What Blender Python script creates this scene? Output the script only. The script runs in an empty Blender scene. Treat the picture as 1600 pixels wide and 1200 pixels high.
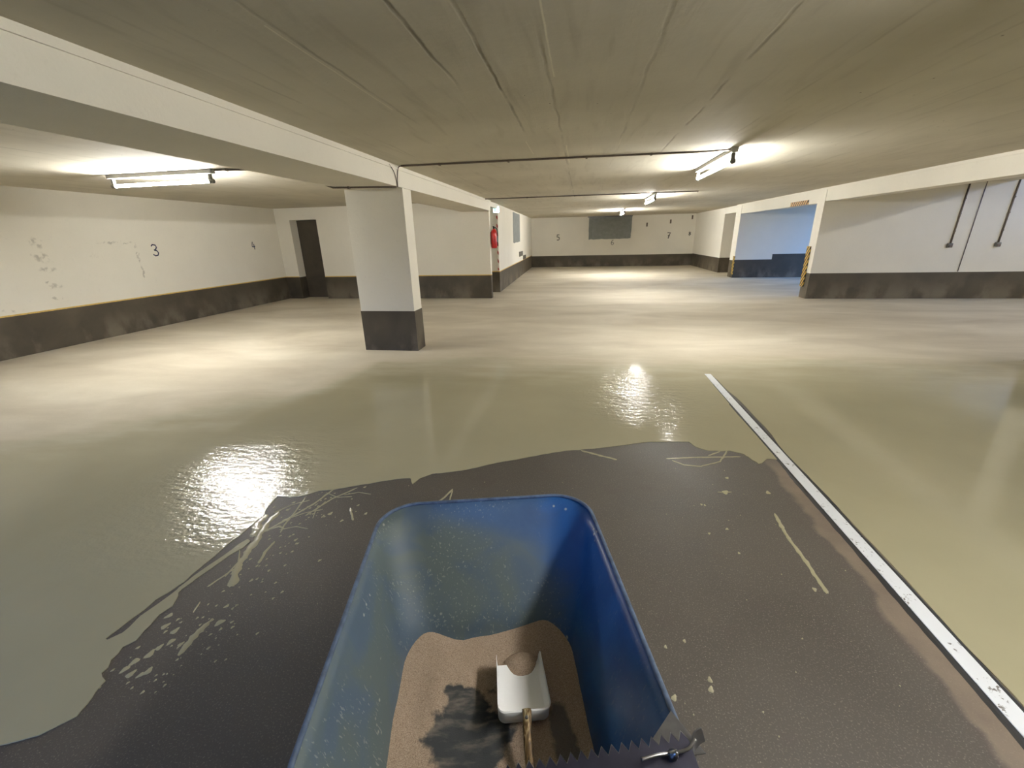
import bpy, bmesh, math, random
from mathutils import Vector, Matrix
from mathutils import noise as mnoise
random.seed(7)
sc = bpy.context.scene
col = sc.collection

# ------------------------------------------------------------------ camera
F_PX, PITCH, YAW, ROLL, CAM_H = 658.26, 0.336026, -0.164395, -0.0241109, 1.55
def cam_rot():
    cy, sy = math.cos(YAW), math.sin(YAW)
    R1 = Matrix(((cy, -sy, 0), (sy, cy, 0), (0, 0, 1)))
    B = Matrix(((1, 0, 0), (0, 0, -1), (0, 1, 0)))
    cp, sp = math.cos(PITCH), math.sin(PITCH)
    P = Matrix(((1, 0, 0), (0, cp, -sp), (0, sp, cp)))
    cr, sr = math.cos(ROLL), math.sin(ROLL)
    Rr = Matrix(((cr, -sr, 0), (sr, cr, 0), (0, 0, 1)))
    return Rr @ P @ B @ R1
_R = cam_rot()
cd = bpy.data.cameras.new('camera'); cam = bpy.data.objects.new('camera', cd); col.objects.link(cam)
cd.sensor_width = 36; cd.lens = 36 * F_PX / 1600; cd.clip_start = 0.02; cd.clip_end = 200
M = Matrix((_R[0], -_R[1], -_R[2])).transposed().to_4x4(); M.translation = (0, 0, CAM_H)
cam.matrix_world = M
sc.camera = cam

# ------------------------------------------------------------------ world, exposure
w = bpy.data.worlds.new('world'); sc.world = w; w.use_nodes = True
bg = w.node_tree.nodes['Background']
bg.inputs[0].default_value = (0.17, 0.40, 1.0, 1); bg.inputs[1].default_value = 16.0
_wt = w.node_tree; _tc = _wt.nodes.new('ShaderNodeTexCoord'); _sx = _wt.nodes.new('ShaderNodeSeparateXYZ'); _rp = _wt.nodes.new('ShaderNodeValToRGB')
_wt.links.new(_tc.outputs['Generated'], _sx.inputs[0]); _wt.links.new(_sx.outputs['Z'], _rp.inputs[0]); _wt.links.new(_rp.outputs[0], bg.inputs[0])
_rp.color_ramp.elements[0].position = 0.0; _rp.color_ramp.elements[0].color = (.02, .025, .04, 1)      # dark ground below the horizon
_rp.color_ramp.elements[1].position = 0.22; _rp.color_ramp.elements[1].color = (0.13, 0.36, 1.0, 1)
TUBE = 370.0
TUBE_COL = (1.0, 0.98, 0.935)
sc.view_settings.view_transform = 'Standard'; sc.view_settings.look = 'None'
sc.view_settings.exposure = 0.0; sc.view_settings.gamma = 1.0
try: sc.view_settings.use_curve_mapping = False
except Exception: pass
sc.cycles.use_denoising = True
sc.cycles.max_bounces = 10; sc.cycles.diffuse_bounces = 6; sc.cycles.glossy_bounces = 3
sc.cycles.sample_clamp_indirect = 6.0
sc.cycles.caustics_reflective = False; sc.cycles.caustics_refractive = False

def portal(loc, rot, sx, sy):      # sampling guides in the two ramp openings for the sky light
    l = bpy.data.lights.new('sky_portal', 'AREA'); l.shape = 'RECTANGLE'; l.size = sx; l.size_y = sy
    l.cycles.is_portal = True
    o = bpy.data.objects.new('sky_portal', l); col.objects.link(o); o.location = loc; o.rotation_euler = rot

# ------------------------------------------------------------------ node helpers
class NT:
    def __init__(s, name, base=(.5, .5, .5), rough=.6, metal=0.0, spec=.5):
        s.m = bpy.data.materials.new(name); s.m.use_nodes = True; s.t = s.m.node_tree; s.n = s.t.nodes
        s.b = s.n['Principled BSDF']
        s.b.inputs['Base Color'].default_value = (*base, 1); s.b.inputs['Roughness'].default_value = rough
        s.b.inputs['Metallic'].default_value = metal; s.b.inputs['Specular IOR Level'].default_value = spec
        s._co = None
    def lk(s, a, b): s.t.links.new(a, b)
    def setin(s, sock, v):
        if hasattr(v, 'is_output'): s.lk(v, sock)
        elif isinstance(v, (tuple, list)) and len(v) == 3 and sock.type == 'RGBA': sock.default_value = (*v, 1)
        else: sock.default_value = v
    def co(s):
        if not s._co:
            g = s.n.new('ShaderNodeNewGeometry'); s._co = g.outputs['Position']
        return s._co
    def xyz(s, v=None):
        x = s.n.new('ShaderNodeSeparateXYZ'); s.lk(v or s.co(), x.inputs[0]); return x.outputs
    def math(s, op, a, b=None, c=None, clamp=False):
        m = s.n.new('ShaderNodeMath'); m.operation = op; m.use_clamp = clamp
        s.setin(m.inputs[0], a)
        if b is not None: s.setin(m.inputs[1], b)
        if c is not None: s.setin(m.inputs[2], c)
        return m.outputs[0]
    def noise(s, scale=5, detail=4, rough=.55, vec=None, stretch=None, dist=0, off=(0, 0, 0)):
        n = s.n.new('ShaderNodeTexNoise'); n.inputs['Scale'].default_value = scale
        n.inputs['Detail'].default_value = detail; n.inputs['Roughness'].default_value = rough
        n.inputs['Distortion'].default_value = dist
        v = vec or s.co()
        mp = s.n.new('ShaderNodeMapping'); s.lk(v, mp.inputs[0])
        mp.inputs['Scale'].default_value = stretch or (1, 1, 1); mp.inputs['Location'].default_value = off
        s.lk(mp.outputs[0], n.inputs['Vector']); return n.outputs['Fac']
    def ramp(s, fac, stops, interp='LINEAR'):
        r = s.n.new('ShaderNodeValToRGB'); r.color_ramp.interpolation = interp
        e = r.color_ramp.elements
        while len(e) > len(stops): e.remove(e[-1])
        e[0].position = stops[0][0]; e[1].position = stops[-1][0]
        for p, c in stops[1:-1]: e.new(p)
        for i, (p, c) in enumerate(sorted(stops, key=lambda q: q[0])):
            e[i].color = (c, c, c, 1) if not isinstance(c, tuple) else (*c, 1)
        s.setin(r.inputs[0], fac); return r.outputs[0]
    def sm(s, v, a, b):           # smoothstep
        m = s.n.new('ShaderNodeMapRange'); m.interpolation_type = 'SMOOTHSTEP'
        s.setin(m.inputs[0], v); m.inputs[1].default_value = a; m.inputs[2].default_value = b
        return m.outputs[0]
    def mix(s, f, a, b):
        m = s.n.new('ShaderNodeMix'); m.data_type = 'RGBA'
        s.setin(m.inputs[0], f); s.setin(m.inputs[6], a); s.setin(m.inputs[7], b); return m.outputs[2]
    def bump(s, h, st=.3, d=.01):
        b = s.n.new('ShaderNodeBump'); b.inputs['Strength'].default_value = st; b.inputs['Distance'].default_value = d
        s.setin(b.inputs['Height'], h); s.lk(b.outputs[0], s.b.inputs['Normal']); return b
    def color(s, v): s.setin(s.b.inputs['Base Color'], v)
    def rough(s, v): s.setin(s.b.inputs['Roughness'], v)

def lin(r, g, b):
    f = lambda c: (c / 255 / 12.92) if c / 255 <= .04045 else ((c / 255 + .055) / 1.055) ** 2.4
    return (f(r), f(g), f(b))

def mat_plain(name, base, rough=.6, metal=0, var=.12, scale=30):
    t = NT(name, base, rough, metal)
    n = t.noise(scale, 4)
    dark = tuple(c * (1 - var) for c in base); lite = tuple(min(1, c * (1 + var)) for c in base)
    t.color(t.ramp(n, [(.35, dark), (.65, lite)])); return t.m

# white wall paint, with optional dirt marks (axis = 'X' or 'Y' of the wall's long direction)
def mat_wall(name, marks=(), axis='Y', base=lin(233, 228, 214)):
    t = NT(name, base, .75, 0, .25)
    n1 = t.noise(.9, 5); n2 = t.noise(22, 3)
    c = t.ramp(n1, [(.3, tuple(x * .93 for x in base)), (.7, base)])
    c = t.mix(t.math('MULTIPLY', t.sm(n2, .6, .75), .12), c, tuple(x * .7 for x in base))
    X, Y, Z = t.xyz()
    U = Y if axis == 'Y' else X
    wob = t.math('MULTIPLY', t.math('SUBTRACT', t.noise(7, 4), .5), .16)
    U2 = t.math('ADD', U, wob); Z2 = t.math('ADD', Z, t.math('MULTIPLY', wob, -.8))
    brk = t.sm(t.noise(14, 3, off=(3, 1, 5)), .42, .6)
    for (u, z, hu, hz, st) in marks:
        du = t.math('DIVIDE', t.math('SUBTRACT', U2, u), hu); dz = t.math('DIVIDE', t.math('SUBTRACT', Z2, z), hz)
        d = t.math('ADD', t.math('MULTIPLY', du, du), t.math('MULTIPLY', dz, dz))
        m = t.math('MULTIPLY', t.math('SUBTRACT', 1.0, t.sm(d, .1, 1.0)), t.math('MULTIPLY', brk, st * .5))
        c = t.mix(m, c, lin(120, 112, 98))
    t.color(c)
    t.bump(t.math('ADD', t.noise(45, 4), t.math('MULTIPLY', n1, 2)), .25, .01)
    return t.m

def mat_socle(name):
    t = NT(name, (.1, .09, .08), .55, 0, .35)
    a = t.noise(1.6, 5, dist=.6); b = t.noise(2.2, 5, stretch=(1, 1, .6), off=(4, 4, 0)); Z = t.xyz()[2]
    c = t.ramp(a, [(.3, lin(64, 58, 48)), (.7, lin(84, 77, 64))])
    low = t.math('MULTIPLY', t.sm(t.math('SUBTRACT', .45, Z), -.1, .45), t.sm(b, .42, .62))
    c = t.mix(t.math('MULTIPLY', low, .45), c, lin(140, 130, 112))
    t.color(c); t.bump(t.noise(40, 3), .2, .01); return t.m

def mat_ceiling():
    t = NT('board_marked_concrete', (.5, .5, .4), .8, 0, .2)
    X, Y, Z = t.xyz()
    n1 = t.noise(.8, 5); n2 = t.noise(3.0, 6, stretch=(3, .35, 1), dist=.5)
    c = t.ramp(n1, [(.3, lin(194, 188, 171)), (.7, lin(212, 206, 189))])
    c = t.mix(t.math('MULTIPLY', t.sm(n2, .5, .75), .22), c, lin(140, 130, 110))
    # shuttering board seams every 0.555 m
    wob = t.math('MULTIPLY', t.math('SUBTRACT', t.noise(2.6, 4, off=(7, 0, 0)), .5), .05)
    u = t.math('ADD', X, wob); brk = t.sm(t.noise(1.6, 5, off=(1, 9, 2)), .36, .58); seamv = 0.0
    SE = [(-.775, -3, 3.2, .7), (-.53, -3, 4.6, .75), (-1.33, -3, 3.9, .4), (.845, -3, 6.0, .45), (.335, 1, 7, .25), (-1.88, -3, 11, .2), (1.40, -3, 9, .2), (1.95, -3, 11, .15), (-.22, 4, 11, .3), (2.5, 0, 9, .12), (-4.2, 0, 9, .3), (-5.2, 0, 9, .3), (-6.3, 0, 9, .3), (-7.2, 0, 9, .25)]
    for sx_, ya, yb, st in SE:
        d = t.math('ABSOLUTE', t.math('SUBTRACT', u, sx_))
        m_ = t.math('MULTIPLY', t.math('SUBTRACT', 1.0, t.sm(d, .002, .016)), t.math('MULTIPLY', t.sm(Y, yb, yb - .9), t.math('MULTIPLY', brk, st)))
        seamv = t.math('MAXIMUM', seamv, m_)
    c = t.mix(seamv, c, lin(112, 102, 84))
    v2 = t.math('ADD', X, t.math('MULTIPLY', wob, .3))
    for sx_, ya, yb, st in [(-.19, 1.5, 2.9, .8), (-.19, 4.9, 6.0, .7), (-.57, 4.6, 5.3, .5), (-1.36, 2.0, 3.3, .6), (.34, 4.5, 6.6, .3)]:
        d = t.math('ABSOLUTE', t.math('SUBTRACT', v2, sx_))
        m_ = t.math('MULTIPLY', t.math('SUBTRACT', 1.0, t.sm(d, .002, .007)), t.math('MULTIPLY', t.math('GREATER_THAN', Y, ya), t.math('LESS_THAN', Y, yb)))
        c = t.mix(t.math('MULTIPLY', m_, st), c, lin(232, 226, 206))
    # blow holes
    v = t.n.new('ShaderNodeTexVoronoi'); v.inputs['Scale'].default_value = 9; t.lk(t.co(), v.inputs['Vector']); n2 = t.math('ADD', n2, t.math('MULTIPLY', t.noise(7, 6, off=(5, 5, 1)), .6))
    hole = t.math('MULTIPLY', t.math('SUBTRACT', 1.0, t.sm(v.outputs['Distance'], .03, .075)), t.sm(t.noise(.9, 3, off=(5, 2, 0)), .55, .62))
    c = t.mix(t.math('MULTIPLY', hole, .75), c, lin(60, 52, 42))
    t.color(c)
    h = t.math('ADD', t.math('MULTIPLY', n2, .5), t.math('MULTIPLY', seamv, -.7))
    h = t.math('ADD', h, t.math('MULTIPLY', t.noise(28, 4), .15)); h = t.math('SUBTRACT', h, hole)
    t.bump(h, .4, .012); return t.m

BOUND = [(-8.35, 0.2), (-6.2, 1.2), (-5.4, 1.9), (-4.7, 2.5), (-4.1, 3.05), (-3.7, 3.5), (-3.05, 3.7), (-2.85, 4.2), (-2.6, 4.95), (-1.77, 5.3), (-.44, 5.25),
         (.8, 5.4), (1.57, 5.3), (2.8, 5.6), (5.1, 5.6), (11, 5.5)]
def mat_coating():
    t = NT('wet_resin_and_sand', (.2, .2, .1), .1, 0, .5)
    X, Y, Z = t.xyz()
    pos = t.math('DIVIDE', t.math('ADD', X, 8.35), 19.35)
    B = t.math('MULTIPLY', t.ramp(pos, [((x + 8.35) / 19.35, y / 8.0) for x, y in BOUND]), 8.0)
    n = t.math('MULTIPLY', t.math('SUBTRACT', t.noise(.9, 5, stretch=(.6, 1.6, 1)), .5), 1.1)
    n2 = t.math('MULTIPLY', t.math('SUBTRACT', t.noise(2.4, 5, stretch=(.5, 1.8, 1), off=(3, 0, 0)), .5), .9)
    g = t.math('ADD', t.math('SUBTRACT', Y, B), t.math('ADD', n, n2))
    sand = t.sm(g, -1.0, .75)
    wet = t.ramp(t.noise(.8, 4, off=(1, 6, 0)), [(.3, lin(156, 149, 120)), (.7, lin(167, 160, 131))])
    dune = t.noise(1.1, 5, stretch=(.5, 1.15, 1), dist=.4, off=(2, 8, 0))
    sc1 = t.ramp(dune, [(.3, lin(182, 172, 153)), (.5, lin(196, 187, 168)), (.7, lin(210, 202, 184))])
    grain = t.noise(220, 2)
    sc1 = t.mix(t.math('MULTIPLY', t.sm(grain, .45, .65), .14), sc1, lin(140, 126, 106))
    c = t.mix(sand, wet, sc1); t.color(c)
    t.rough(.75)
    t.setin(t.b.inputs['Coat Weight'], t.math('SUBTRACT', 1.0, t.sm(g, -1.3, .3)))
    t.b.inputs['Coat Roughness'].default_value = .10; t.b.inputs['Coat IOR'].default_value = 1.5
    rip = t.math('ADD', t.math('MULTIPLY', t.noise(9, 3, stretch=(1, 2.2, 1)), .50), t.math('MULTIPLY', t.noise(30, 4), .26))
    px_ = t.math('ADD', X, 2.25); py_ = t.math('SUBTRACT', Y, 2.15)       # roughly trowelled spot on the left
    dd = t.math('SQRT', t.math('ADD', t.math('MULTIPLY', px_, px_), t.math('MULTIPLY', t.math('MULTIPLY', py_, py_), .7)))
    patch = t.math('SUBTRACT', 1.0, t.sm(t.math('ADD', dd, t.math('MULTIPLY', n2, .6)), .35, 1.0))
    px2 = t.math('SUBTRACT', X, .56); py2 = t.math('SUBTRACT', Y, 4.3)
    dd2 = t.math('SQRT', t.math('ADD', t.math('MULTIPLY', px2, px2), t.math('MULTIPLY', t.math('MULTIPLY', py2, py2), .5)))
    patch = t.math('MAXIMUM', patch, t.math('MULTIPLY', t.math('SUBTRACT', 1.0, t.sm(dd2, .3, 1.0)), 1.1))
    rip = t.math('MULTIPLY', rip, t.math('ADD', .13, t.math('MULTIPLY', patch, 1.2)))
    h = t.math('ADD', t.math('MULTIPLY', rip, t.math('SUBTRACT', 1.0, sand)),
               t.math('MULTIPLY', t.math('MULTIPLY', sand, sand), t.math('ADD', t.math('MULTIPLY', t.math('SUBTRACT', dune, .5), 2.0), t.math('MULTIPLY', t.math('SUBTRACT', grain, .5), .10))))
    bn = t.bump(h, .6, .014); t.lk(bn.outputs[0], t.b.inputs['Coat Normal'])
    t.b.inputs['Specular IOR Level'].default_value = .15
    return t.m

def mat_floor():
    t = NT('primed_concrete', (.1, .09, .08), .4, 0, .35)
    X, Y, Z = t.xyz()
    a = t.noise(1.1, 5, dist=.4); b = t.noise(160, 2); cc = t.noise(6, 5, off=(4, 4, 0))
    c = t.ramp(a, [(.3, lin(69, 64, 58)), (.7, lin(85, 79, 71))])
    c = t.mix(t.math('MULTIPLY', t.sm(b, .55, .7), .5), c, lin(128, 119, 105))
    c = t.mix(t.math('MULTIPLY', t.sm(cc, .55, .7), .3), c, lin(76, 66, 62))
    # dusty pinkish residue along the joint
    e = t.math('ADD', X, t.math('MULTIPLY', t.math('SUBTRACT', t.noise(3.0, 5, off=(0, 2, 0)), .5), .22))
    res = t.math('MULTIPLY', t.sm(e, 1.31, 1.35), t.math('SUBTRACT', 1.0, t.sm(Y, 2.7, 3.1)))
    c = t.mix(t.math('MULTIPLY', res, .62), c, t.ramp(cc, [(.3, lin(122, 106, 92)), (.7, lin(142, 126, 108))]))
    # sprinkle of pale specks
    v = t.n.new('ShaderNodeTexVoronoi'); v.inputs['Scale'].default_value = 60; t.lk(t.co(), v.inputs['Vector'])
    sp = t.math('MULTIPLY', t.math('SUBTRACT', 1.0, t.sm(v.outputs['Distance'], .05, .12)), t.sm(t.noise(3, 3), .5, .6))
    c = t.mix(t.math('MULTIPLY', sp, .6), c, lin(170, 160, 140))
    t.color(c)
    t.rough(t.ramp(a, [(.3, .48), (.7, .62)]))
    t.bump(t.math('ADD', t.math('MULTIPLY', b, .25), cc), .2, .008); return t.m

def mat_hazard(name, c1, c2, freq=7.5, slope=1.0, axis=(1, 1, 1)):
    t = NT(name, c1, .5)
    X, Y, Z = t.xyz()
    s = t.math('ADD', t.math('MULTIPLY', X, axis[0]), t.math('ADD', t.math('MULTIPLY', Y, axis[1]), t.math('MULTIPLY', Z, axis[2])))
    s = t.math('ADD', s, t.math('MULTIPLY', t.noise(9, 3), .05))
    f = t.math('FRACT', t.math('MULTIPLY', s, freq))
    t.color(t.mix(t.math('GREATER_THAN', f, .5 if freq > 5 else .38), c1, c2)); return t.m

def mat_emit(name, colr, st):
    t = NT(name, (.9, .9, .9), .4)
    t.b.inputs['Emission Color'].default_value = (*colr, 1); t.b.inputs['Emission Strength'].default_value = st
    return t.m

def mat_tub():
    t = NT('dusty_blue_enamel', (.03, .09, .22), .42, 0, .45)
    tc = t.n.new('ShaderNodeTexCoord'); O = tc.outputs['Object']
    X, Y, Z = t.xyz(O)
    a = t.noise(5, 6, vec=O, dist=.8); b = t.noise(28, 4, vec=O, stretch=(1, 1, .25)); f = t.noise(70, 3, vec=O, stretch=(2.2, 2.2, .16), off=(3, 3, 3))
    base = t.ramp(a, [(.3, lin(26, 66, 118)), (.7, lin(40, 88, 146))])
    # cement dust with painted lamp tone: greyer left and front, bluer right
    side = t.math('SUBTRACT', 1.0, t.sm(t.math('ADD', X, t.math('MULTIPLY', t.math('SUBTRACT', a, .5), .3)), .10, .26))
    top = t.math('MULTIPLY', t.sm(t.math('ADD', Z, t.math('MULTIPLY', t.math('ADD', X, .1), .25)), .57, .64), t.sm(X, -.27, -.19))  # painted light edge: bluer band along the upper front wall
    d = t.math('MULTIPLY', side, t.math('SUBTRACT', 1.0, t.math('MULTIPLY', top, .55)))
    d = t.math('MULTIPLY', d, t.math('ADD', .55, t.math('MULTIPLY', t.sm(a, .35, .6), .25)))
    c = t.mix(t.math('MULTIPLY', d, 1.15, clamp=True), base, lin(90, 100, 95))
    scr = t.math('MULTIPLY', t.sm(f, .60, .68), t.sm(t.noise(4, 3, vec=O, off=(8, 8, 8)), .42, .58))
    c = t.mix(t.math('MULTIPLY', t.math('MULTIPLY', scr, t.math('ADD', .2, t.math('MULTIPLY', side, .8))), .45), c, lin(170, 170, 158))
    v = t.n.new('ShaderNodeTexVoronoi'); v.inputs['Scale'].default_value = 34; t.lk(O, v.inputs['Vector'])
    sp = t.math('MULTIPLY', t.math('SUBTRACT', 1.0, t.sm(v.outputs['Distance'], .08, .22)), t.sm(t.noise(5, 3, vec=O, off=(2, 5, 5)), .58, .62))
    c = t.mix(t.math('MULTIPLY', sp, .7), c, lin(190, 186, 170))
    t.color(c); t.rough(t.math('ADD', .36, t.math('MULTIPLY', d, .3)))
    t.bump(t.math('ADD', b, sp), .15, .004); return t.m

def mat_sand():
    t = NT('quartz_sand', (.4, .3, .25), .95, 0, .1)
    tc = t.n.new('ShaderNodeTexCoord'); O = tc.outputs['Object']
    X, Y, Z = t.xyz(O)
    g = t.noise(420, 2, vec=O); c = t.ramp(g, [(.3, lin(138, 118, 100)), (.7, lin(188, 168, 148))])
    # bare steel of the tub bottom showing through where the scoop has dug
    wob = t.noise(16, 4, vec=O)
    x = t.math('DIVIDE', t.math('ADD', X, .085), .115); y = t.math('DIVIDE', t.math('SUBTRACT', Y, .735), .135)
    d = t.math('ADD', t.math('MULTIPLY', x, x), t.math('MULTIPLY', y, y))
    d = t.math('ADD', d, t.math('MULTIPLY', t.math('SUBTRACT', wob, .5), 2.6))
    m = t.math('SUBTRACT', 1.0, t.sm(d, .72, 1.12))
    film = t.sm(t.noise(22, 4, vec=O, stretch=(.6, 2, 1), off=(2, 2, 2)), .45, .75)
    c = t.mix(m, c, t.mix(t.math('MULTIPLY', film, .55), lin(62, 64, 66), lin(140, 130, 118)))
    x2 = t.math('DIVIDE', t.math('SUBTRACT', X, .155), .035); y2 = t.math('DIVIDE', t.math('SUBTRACT', Y, .68), .11)
    d2 = t.math('ADD', t.math('ADD', t.math('MULTIPLY', x2, x2), t.math('MULTIPLY', y2, y2)), t.math('MULTIPLY', t.math('SUBTRACT', wob, .5), 2.6))
    c = t.mix(t.math('MULTIPLY', t.math('SUBTRACT', 1.0, t.sm(d2, .6, 1.2)), .8), c, lin(80, 80, 78))
    t.color(c); t.bump(t.math('ADD', g, t.math('MULTIPLY', t.noise(60, 3, vec=O), 1.5)), .5, .002); return t.m

def mat_brass():
    t = NT('worn_brass', (.3, .2, .1), .5, .35)
    n = t.noise(45, 4, stretch=(3, .6, 1), dist=1.0)
    t.color(t.ramp(n, [(.40, lin(58, 42, 24)), (.56, lin(112, 88, 54)), (.70, lin(200, 184, 146))])); return t.m

# ------------------------------------------------------------------ mesh helpers
class MB:
    def __init__(s): s.bm = bmesh.new()
    def box(s, x0, x1, y0, y1, z0, z1, bevel=0, mtx=None, taper=None):
        r = bmesh.ops.create_cube(s.bm, size=1); vs = r['verts']
        for v in vs:
            v.co = Vector(((x0 + x1) / 2 + v.co.x * (x1 - x0), (y0 + y1) / 2 + v.co.y * (y1 - y0), (z0 + z1) / 2 + v.co.z * (z1 - z0)))
        if bevel:
            es = list({e for v in vs for e in v.link_edges})
            rb = bmesh.ops.bevel(s.bm, geom=es, offset=bevel, segments=2, affect='EDGES', profile=.5)
            vs = list({v for f in rb['faces'] for v in f.verts} | {v for v in vs if v.is_valid})
        if mtx: bmesh.ops.transform(s.bm, matrix=mtx, verts=vs)
        return s
    def tube(s, pts, r, seg=10, caps=True):
        pts = [Vector(p) for p in pts]; rings = []
        rr = r if isinstance(r, (list, tuple)) else [r] * len(pts)
        up = None
        for i, p in enumerate(pts):
            d = (pts[min(i + 1, len(pts) - 1)] - pts[max(i - 1, 0)]).normalized()
            if up is None:
                up = Vector((0, 0, 1)) if abs(d.z) < .9 else Vector((1, 0, 0))
            a = d.cross(up).normalized(); b = a.cross(d).normalized(); up = b
            rings.append([s.bm.verts.new(p + (a * math.cos(2 * math.pi * k / seg) + b * math.sin(2 * math.pi * k / seg)) * rr[i]) for k in range(seg)])
        for A, Bn in zip(rings, rings[1:]):
            for k in range(seg):
                s.bm.faces.new((A[k], A[(k + 1) % seg], Bn[(k + 1) % seg], Bn[k])).smooth = True
        if caps:
            s.bm.faces.new(rings[0][::-1]); s.bm.faces.new(rings[-1])
        return s
    def lathe(s, prof, origin, axis=(0, 0, 1), seg=24):
        o = Vector(origin); q = Vector((0, 0, 1)).rotation_difference(Vector(axis).normalized())
        rings = [[s.bm.verts.new(o + q @ Vector((r * math.cos(2 * math.pi * k / seg), r * math.sin(2 * math.pi * k / seg), z))) for k in range(seg)] for r, z in prof]
        for A, Bn in zip(rings, rings[1:]):
            for k in range(seg): s.bm.faces.new((A[k], A[(k + 1) % seg], Bn[(k + 1) % seg], Bn[k])).smooth = True
        s.bm.faces.new(rings[0][::-1]); s.bm.faces.new(rings[-1]); return s
    def prism(s, pts, z0, z1):
        b = [s.bm.verts.new((x, y, z0)) for x, y in pts]; t = [s.bm.verts.new((x, y, z1)) for x, y in pts]
        n = len(pts)
        s.bm.faces.new(b[::-1]); s.bm.faces.new(t)
        for i in range(n): s.bm.faces.new((b[i], b[(i + 1) % n], t[(i + 1) % n], t[i]))
        return s
    def build(s, name, mat=None, parent=None, loc=None, smooth=False):
        bmesh.ops.recalc_face_normals(s.bm, faces=s.bm.faces)
        me = bpy.data.meshes.new(name); s.bm.to_mesh(me); s.bm.free()
        o = bpy.data.objects.new(name, me); col.objects.link(o)
        if mat: me.materials.append(mat)
        if parent: o.parent = parent
        if loc: o.location = loc
        if smooth:
            for p in me.polygons: p.use_smooth = True
        return o
def empty(name, loc=(0, 0, 0), rz=0):
    o = bpy.data.objects.new(name, None); col.objects.link(o); o.location = loc; o.rotation_euler.z = rz; o.empty_display_size = .1
    return o
def tag(o, label=None, cat=None, group=None, kind=None):
    if label: o['label'] = label
    if cat: o['category'] = cat
    if group: o['group'] = group
    if kind: o['kind'] = kind
    return o
def struct(o, label=None, cat=None): return tag(o, label, cat, kind='structure')

# ------------------------------------------------------------------ materials
W = mat_wall('white_wall_paint')
W_LEFT = mat_wall('marked_white_wall_paint', [(5.64, 1.64, .10, .10, .75), (5.63, 1.42, .13, .09, .9), (5.67, 1.23, .14, .05, .8), (5.60, 1.04, .05, .03, .9),
    (5.67, .97, .12, .06, .8), (5.66, .77, .09, .03, .8), (6.84, 1.61, .42, .022, .8), (7.17, 1.52, .025, .12, .6), (7.18, 1.36, .03, .16, 1.0), (7.18, 1.05, .025, .16, .9), (6.4, 1.4, .08, .03, .4), (5.05, .68, .14, .02, .7)], 'Y')
SOC = mat_socle('grey_socle_paint')
CEIL = mat_ceiling()
YEL = mat_plain('yellow_line_paint', lin(212, 176, 96), .6)
COAT = mat_coating(); FLOOR = mat_floor()
GREYW = mat_plain('bare_grey_plaster', lin(128, 132, 130), .8, 0, .1, 6)
DARK = mat_plain('dark_door_paint', lin(70, 63, 52), .6, 0, .12, 3)
PIPE = mat_plain('grey_plastic_conduit', lin(104, 92, 80), .5)
LAMPW = mat_plain('white_lamp_enamel', lin(205, 205, 200), .4, 0, .03)
CAPG = mat_plain('grey_lamp_plastic', lin(120, 118, 110), .5)
RED = mat_plain('red_enamel', lin(176, 30, 24), .3, 0, .05)
BLACK = mat_plain('black_rubber', lin(26, 25, 24), .6)
STEEL = NT('bright_steel', lin(150, 150, 152), .28, 1.0).m
GALV = mat_plain('dull_steel', lin(108, 108, 110), .4, .85, .1, 40)
PLW = mat_plain('white_plastic', lin(252, 252, 250), .35, 0, .03, 12)
INK = mat_plain('dark_blue_paint', lin(44, 50, 78), .7)
INKG = mat_plain('faded_grey_paint', lin(92, 90, 82), .7)

# ------------------------------------------------------------------ setting
CZ = 2.42
XL, XR, YB, YF = -8.35, 5.28, 23.0, -3.2
struct(MB().box(-9, 14, YF - .3, 24, -.2, 0).build('floor', FLOOR), 'dark primed concrete garage floor')
struct(MB().prism([(-8.7, YF - .3), (8.8, YF - .3), (8.8, 16.9), (9.0, 16.9), (9.0, 24), (-8.7, 24)], CZ, CZ + .3).build('ceiling', CEIL), 'board-marked concrete ceiling')
struct(MB().box(8.8, 12.1, YF, 16.9, 3.6, 3.8).build('ceiling', CEIL))
struct(MB().box(8.65, 8.8, YF, 16.4, CZ + .3, 3.8).build('trim_1', W))
# left bay
struct(MB().box(XL - .3, XL, YF, 13.2, 0, CZ).build('wall_left', W_LEFT), 'white left wall with the numbers three and four')
DX0, DX1, DZ = -7.93, -7.135, 2.115
m = MB()
m.box(XL, DX0, 11.25, 11.60, 0, CZ); m.box(DX1, -2.36, 11.25, 11.42, 0, CZ); m.box(DX0, DX1, 11.25, 11.60, DZ, CZ); m.box(DX1, DX1 + .3, 11.42, 11.6, 0, CZ)
struct(m.build('wall_back_left', W))
m = MB().box(DX0 - .02, DX1 + .02, 11.55, 11.60, 0, DZ)
d = struct(m.build('door_1', DARK), 'dark grey-brown steel door recessed in the left bay wall')
MB().tube([(DX1 - .1, 11.55, 1.05), (DX1 - .1, 11.50, 1.05), (DX1 - .22, 11.50, 1.05)], .009).build('door_handle', BLACK, d)
MB().box(DX0, DX1, 11.535, 11.55, .585, .6).build('door_seam', SOC, d)
# side wall of the middle bay
struct(MB().prism([(-4.6, 12.55), (-2.37, 12.55), (-2.60, YB), (-3.2, YB), (-4.6, 13)], 0, CZ).build('wall_side_left', W))
struct(MB().box(-4.9, -4.6, 11.42, 13.0, 0, CZ).build('wall_passage', W))
struct(MB().box(-3.3, 9.0, YB, YB + .3, 0, CZ).build('wall_back', W))
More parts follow.
